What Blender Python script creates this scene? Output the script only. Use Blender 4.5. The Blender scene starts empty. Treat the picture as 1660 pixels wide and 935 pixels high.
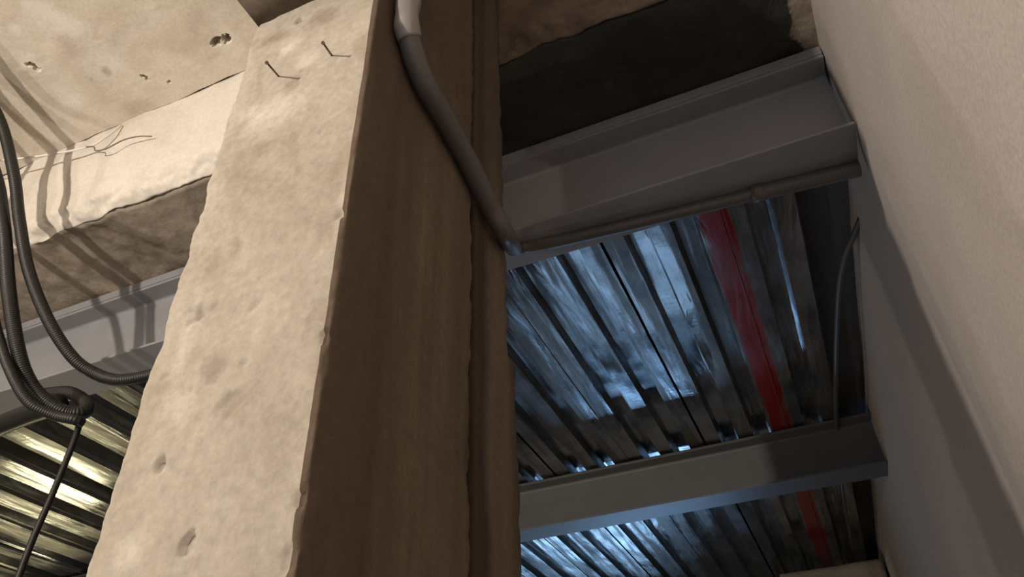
import bpy, math, random
from mathutils import Vector, Matrix, noise

random.seed(7)
ZO = 1.5                      # eye height: the rel. coordinates below have z = 0 at the camera
# ------------------------------------------------------------------ camera
F = 1235.0
CXP, CYP = 830.0, 467.5
RWC = Matrix(((0.91712029, 0.3976196, -0.02808975),
              (0.26604437, -0.55811475, 0.78595694),
              (0.29683458, -0.72829018, -0.61764282)))
RCW = RWC.transposed()
scene = bpy.context.scene
cam_d = bpy.data.cameras.new('camera')
cam_d.sensor_width = 36.0
cam_d.lens = 36.0 * F / 1660.0
cam_d.clip_start = 0.02
cam = bpy.data.objects.new('camera', cam_d)
scene.collection.objects.link(cam)
cam.matrix_world = Matrix.Translation((0, 0, ZO)) @ RCW.to_4x4()
scene.camera = cam
# ------------------------------------------------------------------ world, lights, exposure
world = bpy.data.worlds.new('world')
scene.world = world
world.use_nodes = True
world.node_tree.nodes['Background'].inputs[0].default_value = (0.55, 0.7, 1.0, 1)
world.node_tree.nodes['Background'].inputs[1].default_value = 0.02
vs = scene.view_settings
vs.view_transform = 'Standard'
vs.look = 'None'
vs.gamma = 1.0
vs.use_curve_mapping = False
vs.exposure = 0.0


def lamp(name, kind, loc, power, color, target=None, size=None, size_y=None, spread=None):
    d = bpy.data.lights.new(name, kind)
    d.energy = power
    d.color = color
    if kind == 'AREA':
        d.shape = 'RECTANGLE'
        d.size = size
        d.size_y = size_y or size
        if spread:
            d.spread = spread
    elif size:
        d.shadow_soft_size = size
    o = bpy.data.objects.new(name, d)
    scene.collection.objects.link(o)
    o.location = (loc[0], loc[1], loc[2] + ZO)
    if target:
        v = Vector(target) - Vector(loc)
        o.rotation_euler = v.to_track_quat('-Z', 'Y').to_euler()
    return o


# assumed warm work lamp standing to the left of and behind the camera
lamp('assumed_work_lamp', 'POINT', (-2.95, -2.5, 1.65), 690, (1.0, 0.885, 0.755), size=0.06)
# a second, weaker lamp farther left, also assumed
lamp('assumed_work_lamp', 'POINT', (-4.6, -0.75, 0.9), 95, (1.0, 0.87, 0.72), size=0.06)
# added bluish fill behind the viewer, for the shaded steel on the right
lamp('blue_fill', 'AREA', (-0.6, -4.2, 0.4), 16, (0.50, 0.70, 1.0), (-0.2, 2, 1.2), 1.6, 1.4)
# added bluish area lights under the metal deck, aimed at it for blue reflections
lamp('far_blue_fill', 'AREA', (-2.1, 10.0, 0.35), 5.5, (0.30, 0.58, 1.0), (-1.6, 5.3, 2.5), 1.7, 0.6, 1.2)
lamp('far_blue_fill', 'AREA', (-1.5, 7.0, -0.1), 1.3, (0.38, 0.64, 1.0), (-0.9, 3.4, 2.7), 1.9, 1.0, 1.3)  # added, stands free in the room to give the nearer ribs blue patches
lamp('far_blue_fill', 'AREA', (-4.2, 12.6, 0.5), 5, (0.34, 0.62, 1.0), (-2.8, 6.8, 2.5), 3.2, 0.8, 1.2)
# assumed warm area lamp of the neighbouring left bay, after an added fill
lamp('assumed_bay_lamp_and_fill', 'POINT', (-4.3, 4.3, -0.4), 50, (1.0, 0.86, 0.72), size=0.08)  # added fill point, lifts the shadow on the right wall
lamp('assumed_bay_lamp_and_fill', 'AREA', (-9.7, 6.7, 0.66), 27, (1.0, 0.87, 0.50), (-5.5, 3.9, 2.7), 1.1, 0.6)


# ------------------------------------------------------------------ helpers
def at(px, py, axis, val):
    """the point where the sight line through a photo pixel meets the plane axis = val (rel. coordinates)"""
    v = RCW @ Vector((px - CXP, CYP - py, -F))
    return v * (val / v[axis])


def link(name, verts, faces, mat, parent=None, smooth=False, mats=None, face_mats=None):
    xs = [v[0] for v in verts]; ys = [v[1] for v in verts]; zs = [v[2] for v in verts]
    c = Vector(((min(xs) + max(xs)) / 2, (min(ys) + max(ys)) / 2, min(zs)))
    me = bpy.data.meshes.new(name)
    me.from_pydata([(v[0] - c.x, v[1] - c.y, v[2] - c.z) for v in verts], [], faces)
    for m in (mats or [mat]):
        me.materials.append(m)
    if face_mats:
        me.polygons.foreach_set('material_index', face_mats)
    if smooth:
        me.polygons.foreach_set('use_smooth', [True] * len(me.polygons))
    me.update()
    o = bpy.data.objects.new(name, me)
    scene.collection.objects.link(o)
    w = c + Vector((0, 0, ZO))
    if parent:
        o.parent = parent
        o.location = w - parent.location
    else:
        o.location = w
    return o


def empty(name, loc):
    o = bpy.data.objects.new(name, None)
    scene.collection.objects.link(o)
    o.location = (loc[0], loc[1], loc[2] + ZO)
    o.empty_display_size = 0.1
    return o


def tag(o, label=None, cat=None, group=None, kind=None):
    if label: o['label'] = label
    if cat: o['category'] = cat
    if group: o['group'] = group
    if kind: o['kind'] = kind
    return o


def box(x0, x1, y0, y1, z0, z1):
    v = [(x, y, z) for z in (z0, z1) for y in (y0, y1) for x in (x0, x1)]
    f = [(0, 2, 3, 1), (4, 5, 7, 6), (0, 1, 5, 4), (2, 6, 7, 3), (0, 4, 6, 2), (1, 3, 7, 5)]
    return v, f


def bevel(o, w=0.004, seg=2):
    m = o.modifiers.new('bevel', 'BEVEL'); m.width = w; m.segments = seg; m.limit_method = 'ANGLE'
    return o


def fbm(x, y, z, s, octv=4):
    return noise.fractal(Vector((x * s, y * s, z * s)), 1.0, 2.0, octv)


def rng(a, b, step):
    n = max(1, int(round((b - a) / step)))
    return [a + (b - a) * i / n for i in range(n + 1)]


def spline(pts, step):
    """Catmull-Rom through points, resampled at about the given step"""
    P = [Vector(p) for p in pts]
    P = [P[0] * 2 - P[1]] + P + [P[-1] * 2 - P[-2]]
    dense = []
    for i in range(1, len(P) - 2):
        a, b, c, d = P[i - 1:i + 3]
        n = 24
        for k in range(n):
            t = k / n
            dense.append(0.5 * ((2 * b) + (c - a) * t + (2 * a - 5 * b + 4 * c - d) * t * t + (3 * b - a - 3 * c + d) * t ** 3))
    dense.append(P[-2])
    out = [dense[0]]; acc = 0.0
    for i in range(1, len(dense)):
        seg = (dense[i] - dense[i - 1]).length
        while acc + seg >= step:
            t = (step - acc) / seg
            q = dense[i - 1].lerp(dense[i], t)
            out.append(q)
            dense[i - 1] = q
            seg = (dense[i] - q).length
            acc = 0.0
        acc += seg
    if (out[-1] - dense[-1]).length > step * 0.2:
        out.append(dense[-1])
    return out


def tube(path, radius, sides=12, closed=True):
    """sweep a circle; radius is a number or f(arc length)"""
    rf = radius if callable(radius) else (lambda s: radius)
    verts, faces = [], []
    t0 = (path[1] - path[0]).normalized()
    up = Vector((0, 0, 1)) if abs(t0.z) < 0.9 else Vector((1, 0, 0))
    n = t0.cross(up).normalized()
    s = 0.0
    for i, p in enumerate(path):
        if i: s += (p - path[i - 1]).length
        t = (path[min(i + 1, len(path) - 1)] - path[max(i - 1, 0)]).normalized()
        n = (n - t * n.dot(t)).normalized()
        b = t.cross(n)
        r = rf(s)
        for k in range(sides):
            a = 2 * math.pi * k / sides
            verts.append(tuple(p + (n * math.cos(a) + b * math.sin(a)) * r))
        if i:
            o = (i - 1) * sides
            for k in range(sides):
                k2 = (k + 1) % sides
                faces.append((o + k, o + k2, o + sides + k2, o + sides + k))
    faces.append(tuple(range(sides - 1, -1, -1)))
    o = (len(path) - 1) * sides
    faces.append(tuple(o + k for k in range(sides)))
    return verts, faces


# ------------------------------------------------------------------ materials
class NT:
    def __init__(self, name):
        self.m = bpy.data.materials.new(name)
        self.m.use_nodes = True
        self.t = self.m.node_tree
        self.b = self.t.nodes['Principled BSDF']
        g = self.t.nodes.new('ShaderNodeNewGeometry')
        self.pos = g.outputs['Position']

    def n(self, typ, **kw):
        o = self.t.nodes.new(typ)
        for k, v in kw.items():
            setattr(o, k, v)
        return o

    def l(self, a, b): self.t.links.new(a, b)

    def map(self, scale, loc=(0, 0, 0)):
        o = self.n('ShaderNodeMapping')
        o.inputs['Scale'].default_value = scale
        o.inputs['Location'].default_value = loc
        self.l(self.pos, o.inputs[0])
        return o.outputs[0]

    def noise(self, vec, scale, detail=5, rough=0.55, dist=0.0):
        o = self.n('ShaderNodeTexNoise')
        o.inputs['Scale'].default_value = scale
        o.inputs['Detail'].default_value = detail
        o.inputs['Roughness'].default_value = rough
        o.inputs['Distortion'].default_value = dist
        self.l(vec, o.inputs['Vector'])
        return o.outputs[0]

    def ramp(self, fac, stops):
        o = self.n('ShaderNodeValToRGB')
        e = o.color_ramp.elements
        while len(e) < len(stops): e.new(0.5)
        for i, (p, c) in enumerate(stops):
            e[i].position = p
            e[i].color = (c[0], c[1], c[2], 1) if not isinstance(c, (int, float)) else (c, c, c, 1)
        self.l(fac, o.inputs[0])
        return o.outputs[0]

    def mix(self, fac, a, b, mode='MIX'):
        o = self.n('ShaderNodeMix', data_type='RGBA', blend_type=mode)
        for s, v in ((o.inputs['Factor'], fac), (o.inputs[6], a), (o.inputs[7], b)):
            if hasattr(v, 'links') or isinstance(v, bpy.types.NodeSocket): self.l(v, s)
            elif isinstance(v, (int, float)): s.default_value = v
            else: s.default_value = (v[0], v[1], v[2], 1)
        return o.outputs[2]

    def math(self, op, a, b=0.0, c=0.0, clamp=False):
        o = self.n('ShaderNodeMath', operation=op, use_clamp=clamp)
        for s, v in zip(o.inputs, (a, b, c)):
            if isinstance(v, bpy.types.NodeSocket): self.l(v, s)
            else: s.default_value = v
        return o.outputs[0]

    def xyz(self):
        o = self.n('ShaderNodeSeparateXYZ'); self.l(self.pos, o.inputs[0]); return o.outputs

    def spots(self, c, lst):
        """patches of another colour with ragged outlines: (centre, half sizes, colour, strength)"""
        nz = self.math('MULTIPLY', self.math('SUBTRACT', self.noise(self.map((1, 1, 1)), 13, 6, 0.7), 0.5), 2.2)
        for (p, h, colr, k) in lst:
            m = self.n('ShaderNodeMapping')
            m.inputs['Scale'].default_value = tuple(1 / q for q in h)
            m.inputs['Location'].default_value = (-p[0] / h[0], -p[1] / h[1], -(p[2] + ZO) / h[2])
            self.l(self.pos, m.inputs[0])
            d = self.n('ShaderNodeVectorMath', operation='LENGTH')
            self.l(m.outputs[0], d.inputs[0])
            f = self.math('MULTIPLY', self.math('SUBTRACT', 1.0, self.math('ADD', d.outputs['Value'], nz)), 1.3, clamp=True)
            c = self.mix(self.math('MULTIPLY', f, k * .8), c, colr)
        return c

    def bump(self, h, strength, dist):
        o = self.n('ShaderNodeBump')
        o.inputs['Strength'].default_value = strength
        o.inputs['Distance'].default_value = dist
        self.l(h, o.inputs['Height'])
        self.l(o.outputs[0], self.b.inputs['Normal'])

    def set(self, col=None, rough=0.9, metal=0.0, spec=None):
        if isinstance(col, bpy.types.NodeSocket): self.l(col, self.b.inputs['Base Color'])
        elif col: self.b.inputs['Base Color'].default_value = (*col, 1)
        if isinstance(rough, bpy.types.NodeSocket): self.l(rough, self.b.inputs['Roughness'])
        else: self.b.inputs['Roughness'].default_value = rough
        self.b.inputs['Metallic'].default_value = metal
        if spec is not None: self.b.inputs['Specular IOR Level'].default_value = spec
        return self.m


def plaster(name, dark, mid, light, big=1.6, fine=40, bump=0.35, streak=None, blotch=None, spots=None, brown_from=None):
    t = NT(name)
    a = t.noise(t.map((1, 1, 1)), big, 6, 0.6, 0.6)
    c = t.ramp(a, [(0.28, dark), (0.5, mid), (0.72, light)])
    if streak:                                       # run-down stains along the height
        s = t.noise(t.map((streak[0], streak[0], 0.35)), 1.0, 5, 0.6, 0.2)
        f = t.ramp(s, [(0.38, 1.0), (0.58, 0.0)])
        c = t.mix(t.math('MULTIPLY', f, streak[1]), c, streak[2])
    if blotch:
        s = t.noise(t.map((1, 1, 1), (5, 3, 1)), blotch[0], 4, 0.55, 0.8)
        f = t.ramp(s, [(0.56, 0.0), (0.66, 1.0)])
        c = t.mix(t.math('MULTIPLY', f, blotch[1]), c, blotch[2])
    if spots:
        c = t.spots(c, spots)
    if brown_from is not None:                       # column's shade on the right bay, put into the colour as brown
        P = t.xyz()
        k = t.ramp(a, [(0.3, (0.10, 0.070, 0.050)), (0.7, (0.22, 0.165, 0.125))])
        c = t.mix(t.math('GREATER_THAN', P[0], brown_from), c, k)
    g = t.noise(t.map((1, 1, 1)), fine, 6, 0.65)
    c = t.mix(0.16, c, t.ramp(g, [(0.3, 0.1), (0.7, 0.9)]), 'OVERLAY')
    h = t.math('ADD', t.math('MULTIPLY', t.noise(t.map((1, 1, 1)), 9, 6, 0.6), 1.0), t.math('MULTIPLY', g, 0.35))
    t.bump(h, bump, 0.02)
    return t.set(c, 0.92, 0, 0.25)


M = {}
ZCEIL = 3.50
pale, grey = (0.76, 0.71, 0.63), (0.36, 0.33, 0.30)
ceil_spots = [(at(a_, b_, 2, ZCEIL), (r_, r_ * 1.1, .3), c_, k_) for a_, b_, r_, c_, k_ in (
    (362, 66, .11, pale, .6), (175, 105, .17, pale, .75), (70, 20, .12, pale, .8), (115, 40, .10, pale, .7), (25, 45, .05, pale, .6), (45, 100, .09, pale, .6), (120, 160, .08, pale, .5),
    (225, 145, .05, pale, .5), (260, 100, .07, pale, .4), (172, 115, .040, grey, .9), (148, 129, .02, grey, .7), (112, 75, .08, (0.46, 0.38, 0.30), .7), (230, 172, .08, (0.44, 0.37, 0.29), .6), (210, 180, .07, (0.44, 0.37, 0.29), .6))]
M['ceiling'] = plaster('ceiling_plaster', (0.54, 0.47, 0.385), (0.63, 0.565, 0.475), (0.70, 0.64, 0.555), 2.6, 60, 0.08, None, (4.0, 0.4, (0.68, 0.63, 0.56)), ceil_spots)
M['beam_face'] = plaster('beam_plaster', (0.54, 0.49, 0.42), (0.65, 0.60, 0.53), (0.71, 0.66, 0.585), 2.0, 50, 0.22, None, None, None, -1.3)
M['soffit'] = plaster('soffit_concrete', (0.22, 0.175, 0.135), (0.32, 0.265, 0.21), (0.40, 0.335, 0.27), 2.5, 45, 0.4)
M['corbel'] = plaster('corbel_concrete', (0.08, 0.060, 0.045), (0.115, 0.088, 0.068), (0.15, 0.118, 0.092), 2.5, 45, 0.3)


def two_tone_soffit():
    """bare brown concrete on the left, near-black with a ragged edge on the bay between column and wall"""
    t = NT('two_tone_soffit')
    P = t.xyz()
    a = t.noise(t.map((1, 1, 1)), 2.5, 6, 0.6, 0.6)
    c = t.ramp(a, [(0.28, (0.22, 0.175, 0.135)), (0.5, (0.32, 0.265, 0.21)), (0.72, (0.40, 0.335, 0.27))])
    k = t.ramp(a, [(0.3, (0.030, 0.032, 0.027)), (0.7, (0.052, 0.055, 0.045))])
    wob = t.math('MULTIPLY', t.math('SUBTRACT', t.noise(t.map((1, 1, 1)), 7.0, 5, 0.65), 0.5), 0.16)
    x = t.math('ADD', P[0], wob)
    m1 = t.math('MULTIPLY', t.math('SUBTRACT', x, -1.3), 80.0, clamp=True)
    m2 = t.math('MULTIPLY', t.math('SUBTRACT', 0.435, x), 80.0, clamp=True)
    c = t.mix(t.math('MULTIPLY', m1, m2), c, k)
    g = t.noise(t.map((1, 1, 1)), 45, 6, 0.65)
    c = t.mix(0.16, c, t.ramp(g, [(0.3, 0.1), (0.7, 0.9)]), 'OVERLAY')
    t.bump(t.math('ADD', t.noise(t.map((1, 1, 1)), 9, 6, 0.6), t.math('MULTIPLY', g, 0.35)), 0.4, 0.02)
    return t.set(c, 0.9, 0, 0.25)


M['two_tone'] = two_tone_soffit()
M['wall'] = plaster('wall_plaster', (0.435, 0.388, 0.362), (0.47, 0.42, 0.396), (0.50, 0.45, 0.426), 1.2, 80, 0.05)
M['rough_plaster'] = plaster('rough_plaster', (0.15, 0.125, 0.10), (0.21, 0.18, 0.145), (0.26, 0.225, 0.18), 2.5, 40, 0.4)
M['floor'] = plaster('floor_concrete', (0.08, 0.076, 0.07), (0.11, 0.105, 0.098), (0.14, 0.13, 0.12), 1.2, 40, 0.3)
M['outer'] = plaster('outer_wall', (0.09, 0.088, 0.085), (0.12, 0.118, 0.112), (0.15, 0.145, 0.14), 1.0, 40, 0.2)


def column_material():
    t = NT('column_concrete')
    P = t.xyz()
    a = t.noise(t.map((1, 1, 0.7)), 2.6, 6, 0.62, 0.8)
    c = t.ramp(a, [(0.25, (0.26, 0.218, 0.172)), (0.40, (0.335, 0.292, 0.238)), (0.56, (0.39, 0.348, 0.29)), (0.74, (0.49, 0.45, 0.39))])
    # dark scuffs
    s = t.noise(t.map((1, 1, 0.6), (3, 1, 7)), 6.5, 4, 0.6, 0.5)
    c = t.mix(t.math('MULTIPLY', t.ramp(s, [(0.60, 0.0), (0.72, 1.0)]), 0.5), c, (0.22, 0.17, 0.12))
    sp = lambda a_, b_, rx, rz, c_, k_: (at(a_, b_, 1, 0.90), (rx, .05, rz), c_, k_)
    dk, lt = (0.17, 0.125, 0.085), (0.60, 0.555, 0.48)
    c = t.spots(c, [sp(345, 598, .042, .05, (0.22, 0.18, 0.14), .85), sp(475, 135, .035, .05, dk, .6), sp(445, 62, .09, .035, dk, .7), sp(400, 75, .06, .03, dk, .6), sp(520, 30, .08, .05, dk, .65), sp(590, 70, .035, .09, dk, .5),
                    sp(470, 75, .05, .05, lt, .8), sp(500, 100, .05, .05, lt, .6), sp(440, 180, .13, .07, lt, .55), sp(590, 180, .025, .2, lt, .6), sp(565, 320, .03, .2, lt, .5), sp(330, 330, .06, .15, lt, .3), sp(300, 560, .03, .12, lt, .5), sp(290, 660, .05, .06, lt, .4),
                    sp(420, 240, .07, .05, dk, .3), sp(345, 430, .03, .06, dk, .35), sp(530, 370, .03, .07, dk, .35), sp(460, 720, .06, .12, dk, .3), sp(375, 655, .04, .04, dk, .45), sp(215, 890, .05, .05, lt, .5), sp(330, 505, .05, .03, dk, .35)])
    # the side turned to the wall carries formwork streaks and run-down bands; its shade is put into the brown
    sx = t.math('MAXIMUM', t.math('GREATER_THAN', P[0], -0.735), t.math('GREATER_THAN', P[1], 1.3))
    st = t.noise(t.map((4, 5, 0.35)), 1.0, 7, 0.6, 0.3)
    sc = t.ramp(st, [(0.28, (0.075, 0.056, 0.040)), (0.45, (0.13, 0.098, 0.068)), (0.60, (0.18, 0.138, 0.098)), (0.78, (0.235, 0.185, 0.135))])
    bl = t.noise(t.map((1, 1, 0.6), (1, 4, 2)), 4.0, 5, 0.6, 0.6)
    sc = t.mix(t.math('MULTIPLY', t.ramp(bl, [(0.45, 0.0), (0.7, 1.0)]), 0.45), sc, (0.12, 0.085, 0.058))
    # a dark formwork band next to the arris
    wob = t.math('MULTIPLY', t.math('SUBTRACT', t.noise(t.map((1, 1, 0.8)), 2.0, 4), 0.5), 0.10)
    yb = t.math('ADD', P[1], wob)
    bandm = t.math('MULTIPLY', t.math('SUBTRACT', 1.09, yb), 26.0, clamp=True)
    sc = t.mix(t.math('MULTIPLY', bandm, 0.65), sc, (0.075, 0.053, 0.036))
    # dark band beside the vertical joint, and dark upper end
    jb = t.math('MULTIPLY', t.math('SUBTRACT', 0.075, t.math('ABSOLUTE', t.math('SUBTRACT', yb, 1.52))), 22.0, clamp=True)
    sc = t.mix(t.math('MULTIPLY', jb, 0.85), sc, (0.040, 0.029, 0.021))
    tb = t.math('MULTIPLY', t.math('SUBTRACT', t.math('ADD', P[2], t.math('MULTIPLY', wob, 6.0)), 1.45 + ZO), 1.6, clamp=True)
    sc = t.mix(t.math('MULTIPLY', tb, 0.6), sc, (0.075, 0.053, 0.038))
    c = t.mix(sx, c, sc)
    g = t.noise(t.map((1, 1, 1)), 55, 6, 0.65)
    c = t.mix(0.18, c, t.ramp(g, [(0.3, 0.1), (0.7, 0.9)]), 'OVERLAY')
    h = t.math('ADD', t.noise(t.map((1.2, 1, 0.5)), 9, 6, 0.62, 0.6), t.math('MULTIPLY', g, 0.25))
    t.bump(h, 0.17, 0.02)
    return t.set(c, 0.92, 0, 0.25)


M['column'] = column_material()


def steel(name, col, rough=0.45, rust=0.0, metal=0.0):
    t = NT(name)
    a = t.noise(t.map((1, 1, 1)), 3.0, 5, 0.6)
    c = t.mix(0.25, col, t.ramp(a, [(0.3, tuple(x * 0.6 for x in col)), (0.7, tuple(min(1, x * 1.3) for x in col))]))
    if rust:
        s = t.noise(t.map((1, 1, 1), (2, 2, 2)), 5, 5, 0.65)
        c = t.mix(t.math('MULTIPLY', t.ramp(s, [(0.5, 0.0), (0.7, 1.0)]), rust), c, (0.16, 0.09, 0.05))
    t.bump(t.noise(t.map((1, 1, 1)), 60, 4), 0.05, 0.01)
    return t.set(c, rough, metal, 0.4)


M['beam_steel'] = steel('primed_steel', (0.262, 0.264, 0.28), 0.5, 0.10)
M['far_steel'] = steel('far_steel', (0.13, 0.13, 0.13), 0.45, 0.15)
M['pipe'] = steel('pipe_plastic', (0.105, 0.097, 0.09), 0.4, 0.25)
M['tape'] = steel('pipe_tape', (0.26, 0.245, 0.23), 0.35)
M['black'] = steel('black_sleeve', (0.018, 0.017, 0.016), 0.42)
M['cord'] = steel('black_cord', (0.012, 0.011, 0.010), 0.5)
M['white_wire'] = steel('white_wire', (0.75, 0.72, 0.66), 0.5)
M['grey_wire'] = steel('grey_wire', (0.16, 0.14, 0.12), 0.5)
M['nail'] = steel('nail_iron', (0.06, 0.045, 0.035), 0.5, 0.4)
M['conduit'] = steel('grey_conduit', (0.10, 0.095, 0.085), 0.4)


def deck_material():
    t = NT('galvanised_deck')
    P = t.xyz()
    a = t.noise(t.map((1, 0.5, 1)), 5.0, 6, 0.65, 0.4)
    c = t.ramp(a, [(0.3, (0.20, 0.21, 0.215)), (0.5, (0.31, 0.325, 0.335)), (0.7, (0.42, 0.435, 0.445))])
    # rust and cement stains along some ribs, darkened further for dimly reflecting troughs
    s = t.noise(t.map((7.5, 0.42, 1), (0.3, 0, 0)), 1.0, 4, 0.6, 0.15)
    dirt_and_shade = t.math('MULTIPLY', t.ramp(s, [(0.47, 0.0), (0.56, 1.0)]), 0.85)
    c = t.mix(dirt_and_shade, c, t.ramp(a, [(0.35, (0.055, 0.048, 0.040)), (0.65, (0.15, 0.125, 0.095))]))
    # red spray-painted stripe along one rib
    wob = t.math('MULTIPLY', t.math('SUBTRACT', t.noise(t.map((1, 1, 1)), 3.0, 4), 0.5), 0.035)
    dx = t.math('ABSOLUTE', t.math('ADD', t.math('SUBTRACT', P[0], -0.115), wob))
    red = t.math('MULTIPLY', t.math('SUBTRACT', 0.086, dx), 60.0, clamp=True)
    thin = t.ramp(t.noise(t.map((4, 1, 1)), 2.0, 4), [(0.28, 0.55), (0.45, 1.0)])
    red = t.math('MULTIPLY', red, thin)
    c = t.mix(red, c, (0.27, 0.014, 0.011))
    metal = t.math('SUBTRACT', t.math('SUBTRACT', 0.85, t.math('MULTIPLY', dirt_and_shade, 0.45)), t.math('MULTIPLY', red, 0.8), clamp=True)
    t.l(metal, t.b.inputs['Metallic'])
    w = t.noise(t.map((5, 0.9, 5)), 1.6, 3, 0.5, 0.6)
    w2 = t.noise(t.map((1, 1, 1)), 28, 4, 0.6)
    t.bump(t.math('ADD', w, t.math('MULTIPLY', w2, 0.05)), 0.30, 0.02)
    r = t.ramp(t.noise(t.map((2, 1, 1)), 3.0, 4), [(0.35, 0.11), (0.7, 0.27)])
    t.set(c, t.math('ADD', r, t.math('MULTIPLY', dirt_and_shade, 0.22)))
    t.b.inputs['Metallic'].default_value = 0.85
    return t.m


M['deck'] = deck_material()

# ------------------------------------------------------------------ key dimensions (metres, rel. to the eye)
CX0, CX1, CY0, CYJ, CY1 = -1.145, -0.718, 0.90, 1.485, 1.745      # column
ZCEIL, ZSOF, YB = 3.50, 2.82, 1.765                                # slab soffit, beam soffit, beam face
ZDECK = 2.713
FLOOR = -ZO


# ------------------------------------------------------------------ the setting
def struct(name, verts, faces, mat, label, smooth=False):
    o = link(name, verts, faces, mat, None, smooth)
    return tag(o, label, None, None, 'structure')


struct('floor', *box(-11, 1.2, -5, 13, FLOOR - 0.1, FLOOR), M['floor'], 'rough grey concrete floor of the room')
struct('wall_left', *box(-11.2, -11, -5, 13, FLOOR, 3.9), M['outer'], 'plain grey wall closing the room on the left')
struct('wall_front', *box(-11, 1.2, -5.2, -5, FLOOR, 3.9), M['outer'], 'plain grey wall behind the viewer')
struct('wall_back', *box(-11, 1.2, 13, 13.2, FLOOR, 3.9), M['outer'], 'plain grey wall at the far end')
struct('ceiling_slab', *box(-11, 1.2, -5, 13, 3.70, 3.9), M['outer'], 'concrete slab over the rooms')


def uneven_grid(us, vs_, fn):
    verts = [fn(u, v) for v in vs_ for u in us]
    n = len(us)
    faces = [(j * n + i, j * n + i + 1, (j + 1) * n + i + 1, (j + 1) * n + i) for j in range(len(vs_) - 1) for i in range(n - 1)]
    return verts, faces


# plastered slab soffit in front of the beam, with broken-out holes
holes = []
for (px, py, rx, ry, dep, ang) in ((50, 105, 8, 5, .035, .5), (60, 112, 6, 4, .03, .3), (350, 68, 11, 6, .045, -.3), (366, 63, 11, 6, .045, -.3),
                                   (232, 124, 7, 3, .02, .7), (240, 129, 5, 2.5, .02, .7), (274, 133, 3, 2, .015, 0)):
    p = at(px, py, 2, ZCEIL)
    holes.append((p.x, p.y, rx * .0029, ry * .0036, dep * 2.2, ang))


def ceil_z(x, y):
    z = ZCEIL + 0.008 * fbm(x, y, 3.1, 2.2, 4) + 0.0025 * fbm(x, y, 1.0, 14, 3)
    for (hx, hy, rx, ry, dep, ang) in holes:
        dx, dy = x - hx, y - hy
        if abs(dx) < .09 and abs(dy) < .09:
            u = dx * math.cos(ang) + dy * math.sin(ang); w = -dx * math.sin(ang) + dy * math.cos(ang)
            r = math.hypot(u / rx, w / ry) + 0.5 * fbm(x, y, 0, 60, 3)
            if r < 1.15:
                z = max(z, ZCEIL + dep * min(1.0, max(0, (1.15 - r) / 0.35)))
    return z


xl = rng(-11, -4.6, 0.8) + rng(-4.6, -1.2, 0.02)[1:] + rng(-1.2, 0.62, 0.1)[1:]
yl = rng(-5, 0.4, 0.4) + rng(0.4, 1.762, 0.02)[1:]
for (hx, hy, *_r) in holes:
    xl += rng(hx - .06, hx + .06, .004); yl += rng(hy - .06, hy + .06, .004)
xl = sorted(set(round(v, 4) for v in xl)); yl = sorted(set(round(min(v, 1.762), 4) for v in yl))
v, f = uneven_grid(xl, yl, lambda x, y: (x, y + (0.012 * fbm(x, 2, 2, 2.0, 4) if y > 1.76 else 0), ceil_z(x, y)))
n0 = len(v)
v += [(-11, -5, 3.70), (0.62, -5, 3.70), (0.62, 1.745, 3.70), (-11, 1.745, 3.70)]
f = [tuple(reversed(q)) for q in f] + [(n0, n0 + 1, n0 + 2, n0 + 3)]
struct('ceiling', v, f, M['ceiling'], 'blotchy beige plastered ceiling with broken-out holes at upper left', True)


# concrete downstand beam: plastered face, cracked lower arris, rough soffit
def crack_y(x):
    return YB + 0.075 + 0.034 * fbm(x, 0.3, 0.7, 3.2, 6)


def beam_profile(x):
    yc = crack_y(x)
    gap = max(0.0, 0.007 + 0.006 * fbm(x, 9, 2, 4.0, 3)) * min(1.0, max(0.0, (x + 3.25) * 2.5))
    deep = 0.05 if gap > 0.0005 else 0.0
    rise = 0.10 + 0.05 * fbm(x, 5, 1, 1.6, 3)
    prof = []
    for i in range(24):
        z = 3.70 + (ZSOF + rise - 3.70) * i / 23
        # trowel ridges left on the face
        w = 0.012 * fbm(x, 0, z, 2.5, 4) + 0.010 * max(0, fbm(x * .5, 0, z + .25 * x, 9, 3))
        prof.append((YB + w, z))
    k = 12
    for i in range(1, k + 1):
        t = i / k
        y = YB + (yc - YB) * t ** 1.25
        z = ZSOF + rise * (1 - t) ** 1.25
        d = 0.030 * fbm(x, y * 1.5, z * 1.5, 6, 5) * math.sin(min(1, t * 1.02) * math.pi * .9)
        prof.append((y + d, z + 0.7 * d))
    prof.append((yc + .001, ZSOF + deep))
    prof.append((yc + .001 + gap, ZSOF + deep))
    y0 = yc + .002 + gap
    for i in range(37):
        y = y0 + (2.9 - y0) * i / 36
        prof.append((y, ZSOF + 0.020 * fbm(x, y, 2, 3.0, 4) * min(1, i / 3) + 0.007 * fbm(x, y * 1.6, 6, 12, 4)))
    prof.append((2.9, 3.70))
    return prof


xb = rng(-11, -4.6, 0.4) + rng(-4.6, 0.6, 0.012)[1:]
profs = [beam_profile(x) for x in xb]
np_ = min(len(p) for p in profs)
profs = [p[:np_ - 1] + [p[-1]] if len(p) > np_ else p for p in profs]
v = [(x, q[0], q[1]) for x, p in zip(xb, profs) for q in p]
f = []; fm = []
nface = 24 + 12 - 1
for i in range(len(xb) - 1):
    for j in range(np_ - 1):
        f.append((i * np_ + j, i * np_ + j + 1, (i + 1) * np_ + j + 1, (i + 1) * np_ + j))
        fm.append(0 if j < nface else 1)
o = link('trim_1', v, f, None, None, True, [M['beam_face'], M['two_tone']], fm)
tag(o, 'concrete downstand beam with cream plastered face and cracked brown underside', None, None, 'structure')

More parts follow.
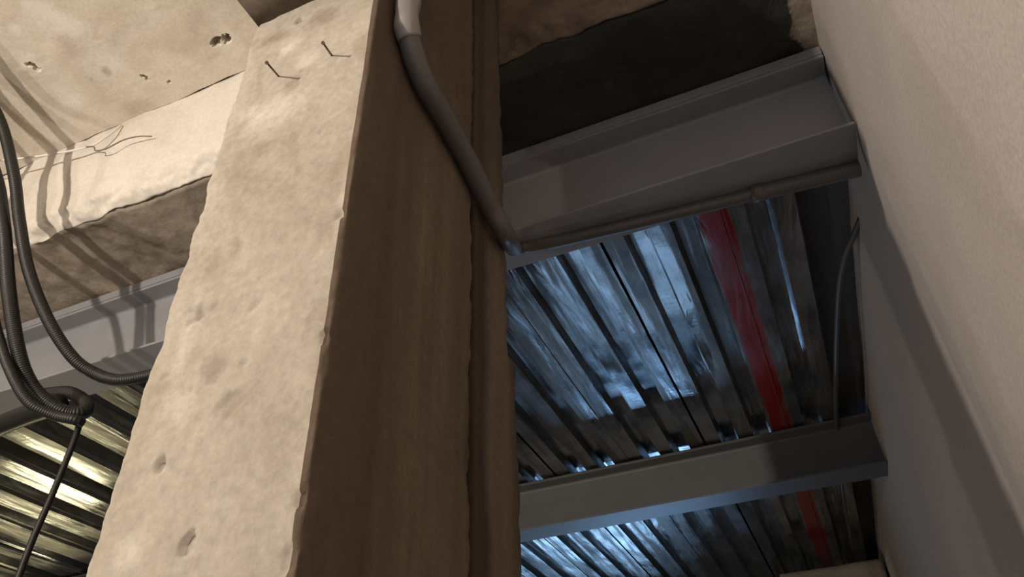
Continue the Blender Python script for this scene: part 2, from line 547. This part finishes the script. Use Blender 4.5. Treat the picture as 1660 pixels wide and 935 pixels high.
# plastered wall on the right: bulges out a little where the steel beams enter it
wall_plan = [(-5, .58), (-1, .56), (0.5, .535), (1.5, .515), (2.1, .508), (2.4, .522), (2.62, .55), (2.8, .575), (3.2, .577), (5, .533), (8, .460), (10.2, .41), (13, .35)]


def wall_x(y):
    for (a, xa), (b, xb_) in zip(wall_plan, wall_plan[1:]):
        if y <= b:
            t = (y - a) / (b - a)
            return xa + (xb_ - xa) * t
    return wall_plan[-1][1]


yl = rng(-5, 0, .4) + rng(0, 5, .03)[1:] + rng(5, 13, .2)[1:]
zl = rng(FLOOR, 0, .15) + rng(0, 3.6, .04)[1:]
v, f = uneven_grid(yl, zl, lambda y, z: (wall_x(y) + 0.008 * fbm(1, y, z, 1.3, 3) + 0.0012 * fbm(2, y, z, 12, 3), y, z))
n0 = len(v)
v += [(1.2, -5, FLOOR), (1.2, 13, FLOOR), (1.2, 13, 3.6), (1.2, -5, 3.6)]
f = [tuple(reversed(q)) for q in f] + [(n0, n0 + 1, n0 + 2, n0 + 3)]
struct('wall_right', v, f, M['wall'], 'smooth pinkish-beige plastered wall on the right', True)

# ------------------------------------------------------------------ the column
col = empty('concrete_column', ((CX0 + CX1) / 2, (CY0 + CYJ) / 2, FLOOR))
tag(col, 'large rough concrete column with a lit front and brown streaked side', 'column')


def shaft(x0, x1, y0, y1, z0, z1, step, amp, seed, yrear=None, chip=0.0, pits=()):
    per = []
    for (ax, ay, bx_, by, nx, ny) in ((x0, y0, x1, y0, 0, -1), (x1, y0, x1, y1, 1, 0), (x1, y1, x0, y1, 0, 1), (x0, y1, x0, y0, -1, 0)):
        L = math.hypot(bx_ - ax, by - ay)
        m = max(2, int(L / step))
        for i in range(m):
            t = i / m
            d = min(t, 1 - t) * L
            per.append((ax + (bx_ - ax) * t, ay + (by - ay) * t, nx, ny, d))
    zs = (rng(z0, 0.0, 0.12)[:-1] + rng(0.0, z1, step)) if z0 < 0 else rng(z0, z1, step)
    verts = []
    for z in zs:
        for (x, y, nx, ny, d) in per:
            h = amp * fbm(x + seed, y, z * .8, 4.0, 4) + amp * 0.35 * fbm(x, y + seed, z, 18, 3)
            # bruises, trowel marks and chipped arrises
            h -= chip * 0.007 * max(0, fbm(x + z * .4, y, z * .45 + seed, 9, 4) - 0.25)
            if pits and ny == -1:
                for (qx, qz, rx, rz, dep) in pits:
                    if abs(x - qx) < rx * 1.6 and abs(z - qz) < rz * 1.6:
                        r = math.hypot((x - qx) / rx, (z - qz) / rz) + .85 * fbm(x, z, seed, 50, 4)
                        h -= dep * .75 * min(1, max(0, (1.1 - r) / .4))
            e = math.exp(-d / 0.010)
            inx = -1 if x > (x0 + x1) / 2 else 1
            iny = -1 if y > (y0 + y1) / 2 else 1
            cut = e * chip * max(0.0, 0.003 + (0.0065 if nx == 0 and x > (x0 + x1) / 2 or nx == 1 else 0.004) * fbm(seed + x, 2, z, 13, 4))
            yy = y
            if yrear and y > y1 - 1e-6 or (yrear and ny == 1):
                yy = y + yrear(z)
            verts.append((x + nx * h + inx * cut, yy + ny * h + iny * cut, z))
    n = len(per)
    faces = [(j * n + i, j * n + (i + 1) % n, (j + 1) * n + (i + 1) % n, (j + 1) * n + i) for j in range(len(zs) - 1) for i in range(n)]
    faces.append(tuple(range(n - 1, -1, -1)))
    faces.append(tuple((len(zs) - 1) * n + i for i in range(n)))
    return verts, faces


pits = []
for (a_, b_, rx, rz, dep) in ((262, 750, .012, .014, .016), (300, 885, .013, .018, .016), (375, 655, .03, .022, .008), (330, 505, .035, .02, .007), (410, 495, .012, .012, .006), (490, 116, .006, .006, .012),
                              (320, 510, .012, .012, .008), (515, 190, .005, .005, .008), (518, 212, .006, .005, .01), (485, 32, .012, .012, .02), (395, 590, .008, .008, .006), (265, 610, .018, .006, .006),
                              (425, 240, .03, .006, .004), (468, 905, .02, .03, .008), (505, 850, .015, .03, .01), (530, 545, .012, .02, .01), (495, 800, .02, .02, .01), (550, 345, .012, .012, .012), (205, 800, .02, .02, .004)):
    q = at(a_, b_, 1, CY0)
    pits.append((q.x, q.z, rx, rz, dep))
v, f = shaft(CX0, CX1, CY0, CYJ - .012, FLOOR, 3.52, 0.0065, 0.0024, 1.7, None, 1.0, pits)
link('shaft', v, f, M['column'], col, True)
v, f = shaft(-1.60, CX1 - 0.002, CYJ + .018, CY1 - .02, FLOOR, 3.52, 0.014, 0.004, 6.2, lambda z: 0.045 if z < 1.22 else 0.0, 0.8)  # left part widened out of view to keep the lamp off the web
tag(link('rear_strip', v, f, M['column'], col, True), 'streaked strip behind the joint, widened unseen to the left')
v, f = box(CX0 + .03, CX1 - .03, CYJ - .03, CYJ + .03, FLOOR, 3.5)
link('joint_filling', v, f, M['soffit'], col)
# the block that projects from the head of the column
v, f = shaft(CX0, -0.62, 0.75, CY0 + .02, 2.008, 3.52, 0.02, 0.004, 3.3, None, 0.3)  # right end lengthened out of view to shade the soffit
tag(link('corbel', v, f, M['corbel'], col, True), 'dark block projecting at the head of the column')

# bent-out nails in the column front
for k, (px, py, h) in enumerate(((452, 124, .047), (538, 90, .039))):
    b = at(px, py, 1, CY0)
    nl = empty('nail', b)
    tag(nl, ('rusty nail sticking out of the column front, farther from its lit right arris',
             'rusty nail sticking out of the column front, nearer to its right arris')[k], 'nail', 'nails in the column front')
    e_ = at(*((433, 102), (524, 70))[k], 1, (.828, .842)[k])
    dn = (e_ - b).normalized()
    path = [b - dn * .02, b.lerp(e_, .5), e_]
    link('shank', *tube(path, .0026, 8), M['nail'], nl, True)
    link('head', *tube([e_, e_ + dn * .003], .0048, 10), M['nail'], nl)


# ------------------------------------------------------------------ steel beams
def ibeam(name, x0, x1, y0, w, z0, z1, tf_b, tf_t, tw, mat, label, plate=0.0):
    e = empty(name, ((x0 + x1) / 2, y0 + w / 2, z0))
    tag(e, label, 'steel beam')
    ym = y0 + w / 2
    bevel(link('bottom_flange', *box(x0, x1, y0, y0 + w, z0, z0 + tf_b), mat, e), .003)
    bevel(link('top_flange', *box(x0, x1, y0, y0 + w, z1 - tf_t, z1), mat, e), .003)
    # web with root fillets
    r = 0.018
    prof = []
    for s in (-1, 1):
        pts = []
        for i in range(5):
            a = math.pi / 2 * i / 4
            pts.append((ym + s * (tw / 2 + r - r * math.sin(a)), z0 + tf_b + r - r * math.cos(a)))
        for i in range(5):
            a = math.pi / 2 * (4 - i) / 4
            pts.append((ym + s * (tw / 2 + r - r * math.sin(a)), z1 - tf_t - r + r * math.cos(a)))
        prof += pts if s < 0 else list(reversed(pts))
    n = len(prof)
    v = [(x, p[0], p[1]) for x in (x0, x1) for p in prof]
    f = [(i, (i + 1) % n, n + (i + 1) % n, n + i) for i in range(n)] + [tuple(range(n)), tuple(range(2 * n - 1, n - 1, -1))]
    link('web', v, f, mat, e)
    if plate:
        bevel(link('packing_plate', *box(x0, x1, y0 - .004, y0 + w, z1 + .0005, z1 + plate), mat, e), .003)
    return e


ibeam('steel_beam', -10.9, 0.515, 2.33, 0.246, 2.298, 2.752, .015, .018, .012, M['beam_steel'],
      'grey primed steel beam under the concrete beam, passing behind the column', 0.052)
ibeam('steel_beam', -10.9, 0.515, 5.68, 0.26, 2.296, 2.698, .018, .022, .012, M['far_steel'],
      'dark steel beam farther back, carrying the corrugated metal deck')

# ------------------------------------------------------------------ corrugated metal deck
deck = empty('metal_deck', (-5, 7, ZDECK))
tag(deck, 'corrugated galvanised metal deck overhead with a red painted rib', 'metal deck')
FL, SL, TP, HT, GAP = 0.115, 0.022, 0.091, 0.066, 0.018
SHEET = 2 * (3 * FL + 2 * (2 * SL + TP) + GAP)


def sheet_profile():
    """two lapped three-flat panels: a lip at the lap in the middle, open joints at both ends"""
    p = []
    x = GAP / 2
    p += [(x, 0.05), (x, 0.0)]
    for k in range(6):
        x += FL
        p.append((x, 0.0))
        if k == 2:
            p += [(x + GAP * .2, -.007), (x + GAP * .6, -.007), (x + GAP, 0.0)]
            x += GAP
        elif k < 5:
            p.append((x + SL, HT)); p.append((x + SL + TP, HT))
            x += 2 * SL + TP
            p.append((x, 0.0))
    p.append((x, 0.05))
    return p


WIDE = 1.08                    # the left bays carry a coarser profile: two wide ribs to a sheet


def wide_profile():
    p = [(.004, 0.0)]
    for k in range(2):
        b = k * WIDE / 2
        p += [(b + .27, 0.0), (b + .275, .012), (b + .315, .022), (b + .335, .105), (b + .50, .105), (b + .535, .006)]
        p.append((b + .54 - (.004 if k else 0), 0.0))
    return p


def deck_sheet(prof, xs, clip=None, y0=2.60, y1=12.9):
    prof = [(xs + a, b) for a, b in prof]
    if clip:
        prof = [q for q in prof if q[0] <= clip]
    ys = rng(y0, 7.5, .04) + rng(7.5, y1, .2)[1:]
    th = 0.0025
    n = len(prof)
    v = []
    for y in ys:
        row = []
        for (x, z) in prof:
            row.append((x + .002 * fbm(x, y, 1, 5, 2), y, ZDECK + z + 0.0035 * fbm(x, y * .6, z * 20, 3.0, 3)))
        v += row + [(q[0], q[1], q[2] + th) for q in row]
    f = []
    m = 2 * n
    for j in range(len(ys) - 1):
        a, b = j * m, (j + 1) * m
        for i in range(n - 1):
            f.append((a + i, b + i, b + i + 1, a + i + 1))
            f.append((a + n + i, a + n + i + 1, b + n + i + 1, b + n + i))
        f.append((a, a + n, b + n, b)); f.append((a + n - 1, b + n - 1, b + m - 1, a + m - 1))
    return v, f


SEAM = -0.713
for k in range(-2, 1):
    xs = SEAM + k * SHEET
    link('deck_sheet', *deck_sheet(sheet_profile(), xs, 0.405 if xs + SHEET > 0.405 else None), M['deck'], deck)
for k in range(7):
    link('deck_sheet', *deck_sheet(wide_profile(), SEAM - 2 * SHEET - (k + 1) * WIDE), M['deck'], deck)
struct('trim_2', *box(-10.95, 0.62, 2.92, 12.95, 2.83, 3.0), M['outer'], 'concrete topping above the metal deck')

# ------------------------------------------------------------------ far masonry under the deck
v, f = shaft(-0.60, 0.40, 8.6, 8.95, FLOOR, 2.50, 0.05, 0.02, 2.2, None, 1.0)
tag(link('rough_pier', v, f, M['rough_plaster'], None, True), 'rough beige plastered wall stub at lower right below the metal deck', 'wall stub')

# ------------------------------------------------------------------ drain pipe: down the column side, round its rear arris, along the steel beam
pr = 0.031
px_ = CX1 + pr + .006
pp = empty('grey_pipe', (CX1 + .03, 1.2, 1.6))
tag(pp, 'grey pipe crossing the column side and running under the steel beam', 'pipe')
colp = [(px_ + .0, 1.00, 2.75), (px_, 1.02, 2.25)] + [tuple(at(a, b, 0, px_)) for a, b in ((660, 20), (667, 75), (688, 135), (720, 190), (762, 268), (795, 335), (822, 385))]
e1 = at(822, 385, 0, px_)
rise = [at(832, 402, 1, 2.02), at(834, 402, 1, 2.25)]
uz = 2.298 - .030
run = [at(842, 402, 2, uz - .006), at(900, 392, 2, uz), at(1060, 355, 2, uz), at(1235, 312, 2, uz)]
run2 = [at(1225, 314, 2, uz), at(1300, 296, 2, uz), at(1393, 273, 2, uz)]
v, f = tube(spline([*colp, *rise], .012), pr, 16)
link('upright_run', v, f, M['pipe'], pp, True)
v, f = tube(spline([rise[1] + Vector((-.01, 0, 0)), *run], .012), .028, 16)
link('beam_run', v, f, M['pipe'], pp, True)
v, f = tube(spline(run2, .01), .034, 16)
link('beam_run', v, f, M['pipe'], pp, True)
c0, c1 = at(1218, 316, 2, uz), at(1240, 310, 2, uz)
link('coupling', *tube([c0, c0.lerp(c1, .5), c1], .038, 16), M['pipe'], pp, True)
tp = spline([colp[1], colp[2], colp[3], colp[4]], .008)
tag(link('tape_wrap', *tube([p for p in tp if p.z < 2.06 and p.z > 1.79], lambda s: pr + .003 + .0018 * math.sin(s * 60), 16), M['tape'], pp, True), 'pale tape wrapped round the upper bend')


# ------------------------------------------------------------------ cables on the left
def ribbed(r, pitch=0.0105):
    return lambda s: r * (1.0 - 0.10 * (0.5 + 0.5 * math.cos(2 * math.pi * s / pitch)))


def cable(name, pix, r, mat, label, cat, ribs=True, extra=(), pre=(), group=None):
    pts = list(pre) + [at(a, b, 1, y) for a, b, y in pix] + list(extra)
    path = spline(pts, 0.0026 if ribs else 0.012)
    v, f = tube(path, ribbed(r) if ribs else r, 12)
    o = link(name, v, f, mat, None, True)
    return tag(o, label, cat, group)


cable('ribbed_conduit', [(-2, 190, 1.34), (22, 280, 1.47), (32, 360, 1.58), (47, 440, 1.68), (79, 520, 1.80), (117, 578, 1.92), (152, 604, 2.0), (192, 616, 2.05), (244, 608, 2.1), (310, 590, 2.15)],
      .029, M['black'], 'black ribbed conduit that swings right and passes behind the column', 'conduit', True, (), [Vector((-3.22, .45, 3.47)), Vector((-3.30, .80, 3.37)), Vector((-3.39, 1.12, 3.33))], 'black ribbed conduits')
cable('ribbed_conduit', [(-12, 270, 1.47), (5, 360, 1.55), (14, 470, 1.65), (30, 570, 1.78), (50, 622, 1.87), (78, 652, 1.94), (108, 668, 2.0), (136, 668, 2.06), (138, 652, 2.14), (110, 636, 2.2), (60, 640, 2.25)],
      .033, M['black'], 'thickest black ribbed conduit, looping beside the left edge of the photo', 'conduit', True, (), [Vector((-3.36, .45, 3.47)), Vector((-3.44, .80, 3.36)), Vector((-3.53, 1.15, 3.30))], 'black ribbed conduits')
cable('ribbed_conduit', [(-30, 440, 1.58), (-4, 540, 1.7), (16, 600, 1.77), (45, 650, 1.85), (85, 672, 1.93), (120, 680, 1.98), (134, 686, 2.02)],
      .024, M['black'], 'thinner black ribbed conduit, lowest of the loops at the left edge', 'conduit', True, (), [Vector((-3.50, .45, 3.47)), Vector((-3.58, .80, 3.36)), Vector((-3.68, 1.15, 3.26)), Vector((-3.72, 1.36, 3.0))], 'black ribbed conduits')
cable('cable_sleeve', [(-120, 745, 2.3), (-50, 712, 2.24), (0, 690, 2.2), (45, 672, 2.16), (95, 655, 2.12)], .052, M['black'],
      'thick smooth black cable sleeve running out of the left edge', 'cable', False)
cx_ = at(131, 680, 1, 2.03)
cord = [cx_ + Vector((0, 0, .01)), cx_ + Vector((.005, 0, -.12)), cx_ + Vector((-.01, .0, -.35)), cx_ + Vector((-.03, 0, -.55)), cx_ + Vector((-.03, 0, -.8)), cx_ + Vector((-.02, 0, -1.4)), cx_ + Vector((-.02, 0, -2.2)), Vector((cx_.x - .02, cx_.y, FLOOR + .005))]
v, f = tube(spline(cord, .02), .0135, 10)
tag(link('hanging_cord', v, f, M['cord'], None, True), 'black cord hanging straight down from the looped conduits', 'cord')
# thin wires
wp = [at(-60, 266, 1, 1.55), at(0, 260, 1, 1.6), at(70, 252, 1, 1.66), at(143, 238, 1, 1.70), at(172, 222, 1, 1.715), at(197, 203, 1, 1.75)]
v, f = tube(spline(wp, .012), .0062, 8)
ww = tag(link('white_wire', v, f, M['white_wire'], None, True), 'thin white wire stretched across the cream beam face', 'wire')
wq = [at(140, 238, 1, 1.695), at(152, 238, 1, 1.69), at(155, 244, 1, 1.70), at(172, 241, 1, 1.71), at(200, 227, 1, 1.715), at(225, 221, 1, 1.72), at(246, 221, 1, 1.74)]
v, f = tube(spline(wq, .008), .0038, 8)
tag(link('grey_wire', v, f, M['grey_wire'], None, True), 'short dark wire end twisted onto the white wire', 'wire')

# conduit hanging below the deck beside the right wall
zc = 2.672
cp = [at(1396, 352, 2, zc), at(1384, 382, 2, zc), at(1370, 415, 2, zc), at(1361, 460, 2, zc), at(1357, 520, 2, zc), at(1355, 600, 2, zc), at(1356, 680, 2, zc), at(1366, 795, 2, zc), at(1382, 888, 2, zc)]
v, f = tube(spline(cp, .03), .016, 10)
tag(link('deck_conduit', v, f, M['conduit'], None, True), 'slim grey conduit curving under the deck beside the right wall', 'conduit')
